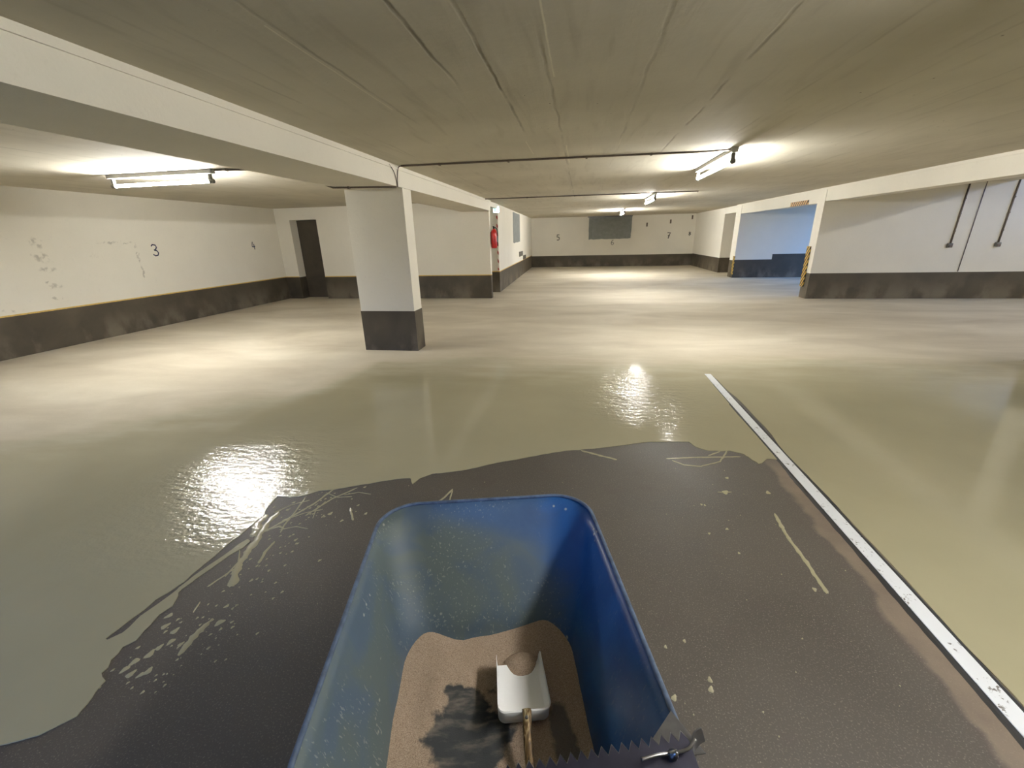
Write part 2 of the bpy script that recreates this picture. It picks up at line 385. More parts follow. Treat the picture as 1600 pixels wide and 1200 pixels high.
# right side
struct(MB().box(5.42, 5.7, 18.6, YB, 0, CZ).box(5.7, 8.6, 18.6, 18.85, 0, CZ).build('wall_side_right', W))
struct(MB().box(8.4, 8.7, 16.9, 18.6, 0, CZ).build('wall_alcove', W))
WX = 11.8
struct(MB().box(5.28, WX, 16.4, 16.9, 0, 3.6).build('wall_driveway', W))
struct(MB().box(5.28, WX, 11.1, 11.42, 0, 3.6).build('wall_right_bay', W))
m = MB()
m.box(WX, WX + .3, YF, 5.5, 0, 3.6).box(WX, WX + .3, 5.5, 10.6, 0, 2.75).box(WX, WX + .3, 10.6, 12.0, 0, 3.6).box(WX, WX + .3, 12.0, 16.2, 0, .6).box(WX, WX + .3, 16.2, 16.9, 0, 3.6)
m.box(WX, WX + .3, 5.5, 10.6, 3.35, 3.6).box(WX, WX + .3, 12, 16.2, 3.5, 3.6)
struct(m.build('wall_right', W))
portal((WX + .15, 8.05, 3.05), (0, math.pi / 2, 0), .6, 5.1)
portal((WX + .15, 14.1, 2.05), (0, math.pi / 2, 0), 2.9, 4.2)
GX0, GX1 = -4.6, -1.8       # unseen gate opening, added behind the camera to let blue daylight in
struct(MB().box(-8.7, GX0, YF - .3, YF, 0, 3.6).box(GX1, WX + .3, YF - .3, YF, 0, 3.6).box(GX0, GX1, YF - .3, YF, 2.15, 3.6).build('wall_front', W))
portal(((GX0 + GX1) / 2, YF - .15, 1.07), (math.pi / 2, 0, 0), GX1 - GX0, 2.15)
# beams and columns
def beam(name, x0, x1, y0, y1, z0):
    m = MB().box(x0, x1, y0, y1, z0, CZ)
    m.box(x0 - .012 if x0 > 0 else x1, x0 if x0 > 0 else x1 + .012, y0, y1, CZ - .045, CZ)      # raised lip left by the shuttering
    return m.build(name, W)
struct(beam('beam', -3.06, -2.31, YF, 11.25, 2.18), 'long white concrete beam over the left column')
struct(MB().box(-3.06, -2.36, 11.42, 12.55, 2.30, CZ).build('beam', W))
struct(beam('beam', 5.29, 5.60, YF, 11.1, 2.135), 'white concrete beam along the right bay')
struct(beam('beam', 5.29, 5.60, 11.42, 16.4, 2.115), 'white lintel beam over the driveway opening')
struct(beam('beam', 5.42, 5.70, 16.9, 18.6, 2.19))
def column(x0, x1, y0, y1, z1, label):
    c = struct(MB().box(x0, x1, y0, y1, 0, z1, bevel=.006).build('column', W), label)
    MB().box(x0 - .003, x1 + .003, y0 - .003, y1 + .003, 0, .585).build('painted_base', SOC, c)
    return c
column(-3.14, -2.325, 5.70, 5.99, 2.19, 'white concrete column with a dark painted base in mid hall')
column(5.29, 6.10, 5.45, 5.77, 2.14, 'white column at the right edge of the hall')
# baseboards (painted socle, 3 mm proud) and yellow line
T = .004
def soc(name, x0, x1, y0, y1, z=.585, ymat=None, yl=False):
    struct(MB().box(x0, x1, y0, y1, 0, z).build(name, SOC))
    if yl: struct(MB().box(x0, x1, y0, y1, z, z + .022).build('trim_2', YEL))
soc('baseboard_left', XL, XL + T, YF, 11.25, .60, yl=True)
soc('baseboard_back_left', XL, DX0, 11.25 - T, 11.25, .60, yl=True)
soc('baseboard_back_left', DX0, DX0 + T, 11.25 - T, 11.55, .60)
soc('baseboard_back_left', DX1, -2.36 + T, 11.25 - T, 11.25, .60, yl=True)
soc('baseboard_back_left', -2.36, -2.36 + T, 11.25, 11.42, .60, yl=True)
struct(MB().prism([(-4.6, 12.55), (-4.6, 12.55 - T), (-2.37 + T, 12.55 - T), (-2.60 + T, YB), (-2.60, YB), (-2.37, 12.55)], 0, .585).build('baseboard_side_left', SOC))
struct(MB().prism([(-4.6, 12.55), (-4.6, 12.55 - T), (-2.37 + T, 12.55 - T), (-2.60 + T, YB), (-2.60, YB), (-2.37, 12.55)], .585, .61).build('trim_3', YEL))
soc('baseboard_back', -2.6, 5.42, YB - T, YB, .56)
soc('baseboard_side_right', 5.42 - T, 5.42, 18.6 - T, YB, .57)
soc('baseboard_side_right', 5.42, 8.4, 18.6 - T, 18.6, .575)
soc('baseboard_driveway', 5.28 - T, 5.28, 16.4 - T, 16.9, .59)
soc('baseboard_driveway', 5.28, WX, 16.4 - T, 16.4, .61)
struct(MB().box(6.49, WX, 16.4 - T, 16.4, .61, .785).build('baseboard_driveway', SOC))
soc('baseboard_right', 5.28 - T, 5.28, 11.1 - T, 11.42, .585)
soc('baseboard_right', 5.28, WX, 11.1 - T, 11.1, .585)

# ------------------------------------------------------------------ floor coating (resin film with broadcast sand)
OUT = [[-1.852,0.64],[-1.758,0.683],[-1.696,0.752],[-1.711,0.813],[-1.728,0.846],[-1.719,0.826],[-1.73,0.875],[-1.777,0.898],[-1.775,0.921],[-1.797,0.95],[-1.796,0.975],[-1.807,1.003],[-1.782,1.037],[-1.794,1.081],[-1.799,1.129],[-1.807,1.163],[-1.789,1.212],[-1.833,1.283],[-1.822,1.368],[-1.804,1.441],[-1.786,1.532],[-1.754,1.602],[-1.755,1.652],[-1.783,1.665],[-1.801,1.616],[-1.812,1.536],[-1.833,1.46],[-1.85,1.374],[-1.854,1.294],[-1.866,1.217],[-1.883,1.142],[-1.876,1.061],[-1.906,1.022],[-1.919,1.026],[-1.91,1.113],[-1.899,1.174],[-1.9,1.229],[-1.879,1.277],[-1.863,1.344],[-1.863,1.433],[-1.858,1.523],[-1.861,1.603],[-1.847,1.683],[-1.849,1.79],[-1.841,1.876],[-1.879,1.958],[-1.898,2.064],[-1.807,2.06],[-1.72,2.092],[-1.662,2.15],[-1.568,2.177],[-1.451,2.237],[-1.283,2.316],[-1.283,2.316],[-1.196,2.354],[-1.117,2.373],[-1.072,2.303],[-1.05,2.38],[-0.987,2.444],[-0.876,2.48],[-0.767,2.525],[-0.675,2.579],[-0.566,2.65],[-0.434,2.711],[-0.282,2.79],[-0.178,2.843],[-0.071,2.89],[0.019,2.908],[0.183,2.962],[0.368,3.03],[0.521,3.096],[0.707,3.126],[0.873,3.144],[0.906,3.06],[0.98,3.01],[1.064,3.009],[1.137,3.028],[1.223,2.983],[1.273,2.849]]
STREAK = [[[[-1.707,2.072],[-1.672,1.907],[-1.658,1.8],[-1.635,1.735]],0.0092],[[[-1.575,2.187],[-1.613,2.011],[-1.676,1.86],[-1.734,1.731]],0.0132],[[[-1.426,2.217],[-1.526,2.084],[-1.59,1.898]],0.0102],[[[-1.779,1.912],[-1.773,1.821],[-1.725,1.659],[-1.705,1.557],[-1.682,1.477],[-1.608,1.348]],0.0303],[[[-1.836,1.877],[-1.822,1.788],[-1.759,1.687]],0.0393],[[[-1.618,1.666],[-1.613,1.584],[-1.588,1.503]],0.0141],[[[-1.681,1.464],[-1.724,1.333]],0.0081],[[[-1.684,1.248],[-1.664,1.192]],0.0071],[[[-1.553,1.162],[-1.555,1.087],[-1.546,1.002]],0.0232],[[[-1.357,2.004],[-1.279,1.892]],0.011],[[[0.037,2.91],[0.178,2.844],[0.3,2.797]],0.0191],[[[0.65,2.852],[0.868,2.898],[1.185,2.942]],0.012],[[[0.688,2.831],[0.758,2.775],[0.869,2.768],[1.02,2.853],[1.12,3.026]],0.01],[[[0.96,2.934],[1.064,3.009]],0.012],[[[0.89,2.451],[0.975,2.464]],0.0071],[[[-0.79,2.28],[-0.816,2.182],[-0.846,2.107]],0.013],[[[-0.786,2.267],[-0.771,2.137]],0.0091],[[[1.15,2.265],[1.133,2.069],[1.142,1.868],[1.139,1.677]],0.0161]]
BLOB = [[-1.667,0.993,0.017],[-1.697,0.956,0.016],[-1.703,0.924,0.014],[-1.661,0.911,0.015],[-1.605,0.93,0.015],[-1.656,1.024,0.013],[-1.662,1.1,0.015],[-1.632,1.054,0.014],[-1.503,1.164,0.017],[-1.759,1.164,0.014],[-1.542,1.245,0.01],[-1.549,1.168,0.01],[-1.725,1.115,0.015],[-1.451,1.938,0.014],[-1.735,1.941,0.011],[-1.748,2.015,0.01],[-1.286,1.567,0.008],[-1.542,1.399,0.009],[-1.52,1.411,0.007],[-1.58,1.048,0.011],[-1.62,0.913,0.011],[-1.511,1.695,0.01],[-1.38,2.234,0.01],[-1.345,1.884,0.01],[-1.324,2.038,0.008],[-1.236,1.965,0.01],[1.001,2.634,0.013],[0.758,2.306,0.008],[0.776,2.301,0.008],[0.837,2.088,0.009],[0.838,1.9,0.007],[0.454,1.346,0.007],[0.511,1.195,0.01],[0.505,1.159,0.011],[0.369,1.11,0.011],[0.342,1.086,0.01],[0.424,0.985,0.011],[0.938,2.458,0.021],[1.198,2.486,0.016],[0.731,2.037,0.008],[1.095,1.697,0.011],[0.375,1.309,0.007]]
bm = bmesh.new()
rim_r = [(1.475, 2.93), (1.44, 3.12), (1.445, 3.5), (1.43, 3.9), (1.437, 4.4), (1.44, 4.93), (1.51, 4.93)]
right = []
y = 4.7
while y > -2.9:
    right.append((1.522 + .010 * abs(math.sin(y * 2.1)) + .008 * random.random() + (.02 if 3.3 < y < 4.2 else 0), y)); y -= .17
outline = [(XL, YF), (-2.3, YF), (-2.15, -.6), (-2.0, .45)] + [tuple(p) for p in OUT] + [(1.30, 2.86), (1.36, 2.93)] + rim_r + right + [(1.53, YF), (WX, YF), (WX, 11.1), (5.28, 11.1), (5.28, 11.42), (WX, 11.42), (WX, 16.4), (5.28, 16.4), (5.28, 16.9), (8.4, 16.9), (8.4, 18.6), (5.42, 18.6), (5.42, YB), (-2.6, YB), (-2.37, 12.55), (-4.6, 12.55), (-4.6, 11.42), (-2.36, 11.42), (-2.36, 11.25), (DX1, 11.25), (DX1, 11.55), (DX0, 11.55), (DX0, 11.25), (XL, 11.25)]
# small jitter between the traced points
pts = []
for i, p in enumerate(outline):
    q = outline[(i + 1) % len(outline)]; pts.append(p)
    L = math.hypot(q[0] - p[0], q[1] - p[1])
    if .04 < L < 1.2 and p[0] < 1.4 and p[1] < 4:
        k = int(L / .02)
        for j in range(1, k):
            t_ = j / k; nv = mnoise.noise(Vector((p[0] + (q[0] - p[0]) * t_, p[1] + (q[1] - p[1]) * t_, 3)) * 18)
            pts.append((p[0] + (q[0] - p[0]) * t_ + nv * .006, p[1] + (q[1] - p[1]) * t_ + nv * .008))
H = .003
vs = [bm.verts.new((x, y_, H)) for x, y_ in pts]; es = [bm.edges.new((vs[i], vs[(i + 1) % len(vs)])) for i in range(len(vs))]
bmesh.ops.triangle_fill(bm, use_beauty=True, use_dissolve=False, edges=es)
vb = [bm.verts.new((x, y_, 0)) for x, y_ in pts]
for i in range(len(vs)):
    j = (i + 1) % len(vs); bm.faces.new((vs[i], vs[j], vb[j], vb[i]))
def ribbon(P, wd, z=.0032):
    # irregular flattened bead of spilt resin
    Q = []
    for (a, b), (c_, d_) in zip(P, P[1:]):
        n_ = max(2, int(math.hypot(c_ - a, d_ - b) / .015))
        for j in range(n_): Q.append((a + (c_ - a) * j / n_, b + (d_ - b) * j / n_))
    Q.append(tuple(P[-1])); rows = []
    for i, q in enumerate(Q):
        a = Q[max(0, i - 1)]; b = Q[min(len(Q) - 1, i + 1)]; dx, dy = b[0] - a[0], b[1] - a[1]; L = math.hypot(dx, dy) or 1
        nx, ny = -dy / L, dx / L; ww = wd * .5 * (.65 + .7 * abs(mnoise.noise(Vector((q[0], q[1], 1)) * 30)) + .15 * random.random())
        if i in (0, len(Q) - 1): ww *= .35
        sh = .25 * wd * mnoise.noise(Vector((q[1], q[0], 4)) * 22)
        rows.append([bm.verts.new((q[0] + nx * (ww * s_ + sh), q[1] + ny * (ww * s_ + sh), zz)) for s_, zz in ((-1, 0), (-.55, z * .8), (0, z), (.55, z * .8), (1, 0))])
    for A, B_ in zip(rows, rows[1:]):
        for k in range(4): bm.faces.new((A[k], A[k + 1], B_[k + 1], B_[k])).smooth = True
for P, wd in STREAK: ribbon(P, max(wd * 1.35, .010))
for P, wd in [([(-1.80, 1.90), (-1.74, 1.99), (-1.66, 2.05)], .012), ([(-1.70, 1.84), (-1.60, 1.93), (-1.52, 1.97)], .009), ([(-1.66, 1.76), (-1.58, 1.80), (-1.50, 1.79)], .008),
              ([(-1.76, 1.58), (-1.70, 1.50), (-1.69, 1.40)], .010), ([(-1.60, 2.14), (-1.50, 2.10), (-1.41, 2.12)], .007), ([(-1.74, 1.74), (-1.68, 1.79), (-1.63, 1.77)], .014),
              ([(-1.55, 2.05), (-1.56, 1.96), (-1.53, 1.88)], .007), ([(-1.47, 2.13), (-1.39, 2.17), (-1.30, 2.16)], .007)]: ribbon(P, wd)
def blob(x, y_, r, ang=None, el=1.5):
    ang = random.uniform(.9, 1.6) if ang is None else ang
    c_ = bm.verts.new((x, y_, .0028)); rings = []
    for f, z in ((.6, .0022), (1, 0)):
        rings.append([bm.verts.new((x + (math.cos(t) * el * math.cos(ang) - math.sin(t) * math.sin(ang)) * r * f * (1 + .2 * math.sin(3 * t + x * 90)),
                                    y_ + (math.cos(t) * el * math.sin(ang) + math.sin(t) * math.cos(ang)) * r * f * (1 + .2 * math.sin(3 * t + x * 90)), z)) for t in [k * math.pi / 6 for k in range(12)]])
    for k in range(12):
        bm.faces.new((c_, rings[0][k], rings[0][(k + 1) % 12])).smooth = True
        bm.faces.new((rings[0][k], rings[1][k], rings[1][(k + 1) % 12], rings[0][(k + 1) % 12])).smooth = True
for x, y_, r in BLOB: blob(x, y_, r * .8)
for k in range(150):     # fine spatter beside the wet edge, densest at the left
    x = random.gauss(-1.58, .11); y_ = random.uniform(.85, 2.15); blob(x, y_, random.uniform(.0015, .006))
for k in range(60):
    blob(random.uniform(-1.2, 1.35), random.uniform(.9, 2.9), random.uniform(.001, .003))
me = bpy.data.meshes.new('resin_coating'); bm.to_mesh(me); bm.free(); me.materials.append(COAT)
o = bpy.data.objects.new('resin_coating', me); col.objects.link(o)
tag(o, 'olive wet resin film and beige broadcast sand spread over the garage floor', 'floor coating', kind='stuff')

# ------------------------------------------------------------------ joint with white profile
jt = empty('expansion_joint', (1.475, 0, 0))
tag(jt, 'long straight white joint strip edged with ragged black sealant on the floor', 'joint')
m = MB(); m.box(-.036, .034, YF + .01, 4.915, 0, .007, bevel=.0015); 
t = NT('white_profile', lin(222, 224, 226), .45); n = t.noise(60, 3); n_b = t.noise(8, 3)
t.color(t.mix(t.math('MULTIPLY', t.sm(n, .58, .64), t.sm(n_b, .5, .6)), lin(222, 224, 226), lin(120, 116, 110)))
m.build('white_strip', t.m, jt)
for sgn in (-1, 1):
    bm = bmesh.new(); prev = None; y = 4.55 if sgn < 0 else 4.4
    while y > -2.5:
        wd = .021 + .012 * mnoise.noise(Vector((y * 1.7, sgn * 5, 0))) + .008 * abs(mnoise.noise(Vector((y * 9, sgn, 2))))
        if y > 4: wd *= .55
        if y < 2.7 and sgn < 0: wd += .006
        if sgn > 0 and 3.2 < y < 4.25: wd += .006
        a = .034; P = [(sgn * a - (.002 if sgn < 0 else 0), .0045), (sgn * (a + wd * .6), .0048), (sgn * (a + wd), .0)]
        cur = [bm.verts.new((px, y, pz)) for px, pz in P]
        if prev:
            for k in range(2): bm.faces.new((prev[k], prev[k + 1], cur[k + 1], cur[k]))
        prev = cur; y -= .03
    bmesh.ops.recalc_face_normals(bm, faces=bm.faces)
    me = bpy.data.meshes.new('sealant'); bm.to_mesh(me); bm.free(); me.materials.append(BLACK)
    o = bpy.data.objects.new('sealant', me); col.objects.link(o); o.parent = jt

# ------------------------------------------------------------------ lamps
def lamp(x0, y0, x1, y1, label, power=1.0, cz=None):
    cz = cz or CZ; tubez = cz - .135
    L = math.hypot(x1 - x0, y1 - y0); a = math.atan2(y1 - y0, x1 - x0)
    root = empty('fluorescent_lamp', ((x0 + x1) / 2, (y0 + y1) / 2, cz), a)
    tag(root, label, 'lamp', 'fluorescent tube lamps on the ceiling'); h = L / 2; dz = tubez - cz
    MB().box(-h, h, -.035, .035, -.052, 0, bevel=.006).build('batten', LAMPW, root)
    MB().tube([(-h + .05, 0, dz), (h - .05, 0, dz)], .019, 16).build('tube', mat_emit('glowing_tube', TUBE_COL, TUBE * power), root)
    for s in (-1, 1):
        c = MB().box(s * (h - .055) - .014, s * (h - .055) + .014, -.02, .02, dz - .01, -.05, bevel=.005)
        c.tube([(s * (h - .075), 0, dz), (s * (h - .02), 0, dz)], .026, 14); c.build('lamp_holder', CAPG, root)
    if cz > CZ:
        for s in (-1, 1): MB().tube([(s * h * .7, 0, 0), (s * h * .7, 0, 3.6 - cz)], .008, 8).build('hanger', CAPG, root)
    return root
lamp(-6.05, 5.12, -4.50, 5.10, 'lit fluorescent tube lamp on the ceiling of the left bay', 1.3)
lamp(1.62, 5.50, 1.62, 7.12, 'nearest lit fluorescent tube lamp over the middle hall, where the long conduit ends')
lamp(1.60, 10.75, 1.60, 12.35, 'lit fluorescent tube lamp crossed by the second conduit over the middle hall', 1.1)
lamp(1.48, 16.9, 1.48, 18.6, 'farthest lit fluorescent tube lamp, in front of the grey panel on the back wall', 2.0)
lamp(1.65, .10, 1.65, 1.70, 'lit fluorescent tube lamp on the ceiling to the right of the wheelbarrow', .84)
lamp(10.5, 5.0, 10.5, 7.0, 'lit fluorescent tube lamp hanging under the raised ceiling of the right bay', 1.4, cz=3.05)

# ------------------------------------------------------------------ conduits
def conduit(name, pts, label, clips, r=.011, mat=PIPE, cat='conduit', wall=None, group=None):
    root = empty(name, pts[0]); o0 = Vector(pts[0]); tag(root, label, cat, group)
    MB().tube([Vector(p) - o0 for p in pts], r, 8).build('pipe', mat, root)
    for c in clips:
        c = Vector(c) - o0
        MB().box(c.x - .012, c.x + .012, c.y - .02, c.y + .02, c.z - .016, c.z + .012, bevel=.003).build('clip', mat, root)
    return root
zc = CZ - .013
conduit('conduit', [(-2.24, 5.52, zc), (.2, 5.57, zc), (1.35, 5.62, zc), (1.60, 5.58, zc)], 'long grey conduit running across the ceiling to the nearest hall lamp', [(x, 5.53 + .03 * (x + 2.3) / 1.2, zc) for x in (-1.75, -.9, .02, .75)])
conduit('conduit', [(-2.30, 10.62, zc), (2.5, 10.70, zc), (2.53, 10.9, zc)], 'grey conduit across the ceiling past the second lamp, starting by the exit sign', [(x, 10.62 + .0167 * (x + 2.3), zc) for x in (-1.3, -.2, .9, 2.0)])
conduit('conduit', [(-4.50, 5.13, zc), (-4.15, 5.2, zc), (-3.12, 5.25, zc)], 'short grey conduit from the left bay lamp towards the beam', [(-4.35, 5.15, zc), (-3.9, 5.21, zc)])
zb = 2.18 - .012
conduit('conduit', [(-3.10, 5.20, zb + .03), (-3.04, 5.26, zb), (-2.36, 5.47, zb), (-2.31, 5.485, zb)], 'grey conduit along the underside of the beam beside the column', [(-2.86, 5.315, zb)])
def bez(pts, n=8):
    out = []
    P = [Vector(p) for p in pts]
    for i in range(len(P) - 1):
        p0 = P[max(i - 1, 0)]; p1 = P[i]; p2 = P[i + 1]; p3 = P[min(i + 2, len(P) - 1)]
        for k in range(n):
            t = k / n; out.append(.5 * ((2 * p1) + (-p0 + p2) * t + (2 * p0 - 5 * p1 + 4 * p2 - p3) * t * t + (-p0 + 3 * p1 - 3 * p2 + p3) * t ** 3))
    out.append(P[-1]); return out
xb = -2.31 + .01
c = MB().tube(bez([(xb, 5.50, 2.165), (xb, 5.51, 2.25), (xb, 5.55, 2.36), (-2.285, 5.56, 2.405), (-2.22, 5.525, 2.408)]), .006, 8).build('electrical_cable', PIPE)
tag(c, 'grey cable bending right up the beam face into the long ceiling conduit', 'cable', 'cables on the beam face')
c = MB().tube(bez([(xb, 5.485, 2.165), (xb, 5.475, 2.24), (xb, 5.42, 2.34), (xb, 5.30, 2.40)]), .005, 8).build('electrical_cable', PIPE)
tag(c, 'thin grey cable bending left up the beam face', 'cable', 'cables on the beam face')
yw = 11.1 - .013
for x, x2, lab in ((7.955, 7.985, 'grey conduit down the right bay wall to the left one of two sockets'), (8.85, 8.87, 'grey conduit down the right bay wall to the right one of two sockets')):
    r = conduit('conduit', [(x, yw, 1.20), (x2, yw, 2.6)], lab, [(x + .005, yw, 1.45), (x + .012, yw, 1.8), (x + .02, yw, 2.1)], .016)
conduit('conduit', [(8.26, yw, .60), (8.29, yw, 2.6)], 'thin grey conduit down to the dark base on the right bay wall', [], .007)
for x, lab in ((7.94, 'small grey wall socket at the end of the left conduit on the right bay wall'), (8.84, 'small grey wall socket at the end of the right conduit on the right bay wall')):
    r = empty('wall_socket', (x, 11.1, 1.15)); tag(r, lab, 'socket', 'sockets on the right bay wall')
    MB().box(-.045, .045, -.055, 0, -.04, .05, bevel=.008).build('housing', CAPG, r)
    MB().box(-.035, .035, -.068, -.055, -.035, .02, bevel=.006).build('lid', PIPE, r)

# ------------------------------------------------------------------ painted numbers
GL = {'3': [[(.05, .86), (.3, 1), (.75, .95), (.85, .75), (.6, .56), (.35, .52)], [(.35, .52), (.75, .46), (.95, .25), (.75, .04), (.35, 0), (.05, .14)]],
      '4': [[(.35, 1), (.12, .62), (.05, .38), (.45, .36), (.9, .40)], [(.62, .72), (.66, .35), (.68, 0)]],
      '5': [[(.85, 1), (.2, 1), (.15, .58), (.5, .62), (.85, .48), (.88, .2), (.55, 0), (.1, .08)]],
      '6': [[(.8, .95), (.4, .9), (.12, .55), (.1, .2), (.4, 0), (.8, .1), (.88, .35), (.6, .55), (.2, .42)]],
      '7': [[(.08, 1), (.9, 1), (.55, .5), (.4, 0)], [(.25, .5), (.8, .52)]],
      '8': [[(.5, .54), (.15, .75), (.45, 1), (.85, .8), (.5, .54), (.1, .25), (.45, 0), (.9, .22), (.5, .54)]]}
def number(ch, org, U, h, mat, label, r=.012):
    U = Vector(U); m = MB()
    for st in GL[ch]:
        m.tube([Vector(org) + U * ((p[0] - .5) * h * .62) + Vector((0, 0, (p[1] - .5) * h)) for p in st], r, 8)
    nrm = U.cross(Vector((0, 0, 1)))
    for v in m.bm.verts:   # flatten on the wall
        dd = (v.co - Vector(org)).dot(nrm); v.co -= nrm * dd * .8
    tag(m.build('painted_number', mat), label, 'number', 'parking space numbers on the walls')
number('3', (XL + .002, 7.54, 1.46), (0, 1, 0), .21, INK, 'dark blue painted number 3 on the left wall')
number('4', (XL + .002, 10.23, 1.485), (0, 1, 0), .19, INK, 'dark painted number 4 on the left wall near the recessed door')
number('5', (-1.23, YB - .002, 1.46), (1, 0, 0), .26, INKG, 'grey painted number 5 on the back wall, left of the grey panel', .024)
number('6', (1.51, YB - .002, 1.17), (1, 0, 0), .24, INKG, 'faint grey painted number 6 below the grey panel on the back wall', .013)
number('7', (4.21, YB - .002, 1.43), (1, 0, 0), .27, INKG, 'grey painted number 7 on the back wall, right of the grey panel', .024)
number('8', (5.19, YB - .002, 1.50), (1, 0, 0), .17, INKG, 'small grey painted number 8 near the right corner of the back wall', .024)
for (x, z, lab) in ((3.13, 1.97, 'lowest small dark hook on the back wall, right of the grey panel'), (4.24, 2.08, 'small dark hook on the back wall above the number 7'), (5.23, 2.25, 'small dark hook high on the back wall above the number 8')):
    m = MB().box(x - .035, x + .035, YB - .02, YB, z - .09, z + .09, bevel=.004); m.tube([(x, YB - .015, z - .05), (x, YB - .09, z - .05), (x, YB - .11, z)], .01, 8)
    tag(m.build('wall_hook', PIPE), lab, 'hook', 'small hooks on the back wall')

# ------------------------------------------------------------------ grey panels, vents
def rough_panel(org, U, w_, h_, nrm, label):
    U = Vector(U); N = Vector(nrm); bmx = bmesh.new(); pts = []
    def edge(a, b, amp):
        n_ = 16
        for k in range(n_):
            t = k / n_; p = Vector(a).lerp(Vector(b), t); pts.append(p + Vector((random.uniform(-amp, amp), random.uniform(-amp, amp))))
    edge((0, 0), (w_, .02), .018); edge((w_, .02), (w_ * 1.01, h_), .012); edge((w_ * 1.01, h_), (-.01, h_), .004); edge((-.01, h_), (0, 0), .008)
    f = [bmx.verts.new(Vector(org) + U * p.x + Vector((0, 0, p.y)) + N * .012) for p in pts]; b = [bmx.verts.new(Vector(org) + U * p.x + Vector((0, 0, p.y))) for p in pts]
    bmx.faces.new(f)
    for i in range(len(f)): j = (i + 1) % len(f); bmx.faces.new((f[i], f[j], b[j], b[i]))
    bmesh.ops.triangulate(bmx, faces=[g for g in bmx.faces if len(g.verts) > 4]); bmesh.ops.recalc_face_normals(bmx, faces=bmx.faces)
    me = bpy.data.meshes.new('wall_panel'); bmx.to_mesh(me); bmx.free(); me.materials.append(GREYW)
    o = bpy.data.objects.new('wall_panel', me); col.objects.link(o); tag(o, label, 'panel', 'grey wall panels'); return o
o = rough_panel((.31, YB, 1.33), (1, 0, 0), 2.07, 1.05, (0, -1, 0), 'wide rough-edged grey panel at the top of the back wall')
MB().box(.24, 2.42, YB - .05, YB, 2.37, 2.415).build('top_rail', GALV, o)
sdir = Vector((-.23, YB - 12.55, 0)).normalized(); snrm = Vector((sdir.y, -sdir.x, 0))
sx = lambda y: -2.37 - .23 * (y - 12.55) / (YB - 12.55)
o = rough_panel((sx(15.75), 15.75, 1.34), sdir, 1.95, 1.03, snrm, 'narrow-looking grey panel on the left side wall beyond the fire extinguisher')
for y0, z0, z1, yy, lab in ((17.45, .81, .96, 18.5, 'upper left of two small square vent grilles on the left side wall'), (18.85, .63, .76, 19.75, 'lower right of two small square vent grilles on the left side wall')):
    r = empty('vent_grille', (sx(y0), y0, z0)); r.rotation_euler.z = math.atan2(sdir.y, sdir.x); tag(r, lab, 'vent', 'vent grilles on the side wall'); wv = yy - y0; hv = z1 - z0
    MB().box(0, wv, -.02, 0, 0, hv).build('backing', DARK, r)
    fr = MB()
    fr.box(-.03, wv + .03, -.035, 0, -.02, .0); fr.box(-.03, wv + .03, -.035, 0, hv, hv + .02); fr.box(-.03, 0, -.035, 0, 0, hv); fr.box(wv, wv + .03, -.035, 0, 0, hv)
    for k in range(1, 4): fr.box(0, wv, -.03, -.02, hv * k / 4 - .006, hv * k / 4 + .006)
    fr.build('frame', CAPG, r)

# ------------------------------------------------------------------ hazard tapes
HY = mat_hazard('yellow_black_stripe', lin(208, 170, 70), lin(45, 40, 34), 8, 1, (0, 1.4, 1))
HYX = mat_hazard('yellow_black_stripe_slanted', lin(204, 160, 84), lin(60, 48, 36), 9, 1, (0, 1, .8))
HR = mat_hazard('red_white_stripe', lin(168, 70, 60), lin(228, 222, 208), 4.2, 1, (1.3, 1.3, 1))
def tape(x0, x1, y0, y1, z0, z1, mat, label, cat='hazard tape'):
    tag(MB().box(x0, x1, y0, y1, z0, z1, bevel=.002).build('hazard_tape', mat), label, cat, 'hazard tapes on wall corners')
tape(5.255, 5.275, 11.28, 11.44, .26, 1.18, HY, 'tall yellow and black striped corner guard at the right bay wall end')
tape(5.26, 5.276, 16.33, 16.50, .12, .74, HY, 'short yellow and black striped corner guard at the far driveway wall end')
tape(5.27, 5.29, 11.85, 12.75, 2.115, 2.215, HYX, 'yellow and black striped tape on the lintel over the driveway')
tape(-2.40, -2.364, 11.42, 11.428, .65, 1.25, HR, 'red and white striped tape below the fire extinguisher')
tape(-2.415, -2.378, 12.53, 12.545, .64, 2.12, HR, 'long thin red and white striped tape on the wall edge right of the fire extinguisher')

# ------------------------------------------------------------------ fire extinguisher, exit sign
r = empty('fire_extinguisher', (-2.27, 11.39, 1.28)); tag(r, 'red fire extinguisher hanging on the wall end under the lit exit sign', 'fire extinguisher')
MB().lathe([(.0, 0), (.06, 0), (.078, .02), (.08, .05), (.08, .37), (.068, .42), (.035, .46), (.022, .48), (0, .48)], (0, 0, 0)).build('cylinder', RED, r)
MB().lathe([(.0, .475), (.024, .475), (.026, .52), (.014, .54), (0, .54)], (0, 0, 0)).build('valve', BLACK, r)
MB().box(-.012, .012, -.11, .02, .53, .545, bevel=.003).box(-.012, .012, -.12, .02, .56, .572, bevel=.003).build('lever', BLACK, r)
MB().tube(bez([(.02, 0, .51), (.08, .01, .47), (.095, .01, .33), (.09, 0, .12), (.086, 0, .05)]), .011, 8).build('hose', BLACK, r)
MB().box(-.088, -.05, -.03, .03, .10, .40).build('bracket', GALV, r)
MB().box(.0795, .083, -.045, .045, .16, .30).build('label_plate', PLW, r)
r = empty('exit_sign', (-2.40, 12.55, 2.19)); tag(r, 'small lit green and white emergency exit sign box under the ceiling', 'exit sign')
MB().box(-.09, .09, -.07, 0, 0, .17, bevel=.006).build('housing', LAMPW, r)
MB().box(-.08, .08, -.078, -.07, .012, .158).build('sign_face', mat_emit('exit_sign_glow', (.55, .95, 1.0), 9), r)
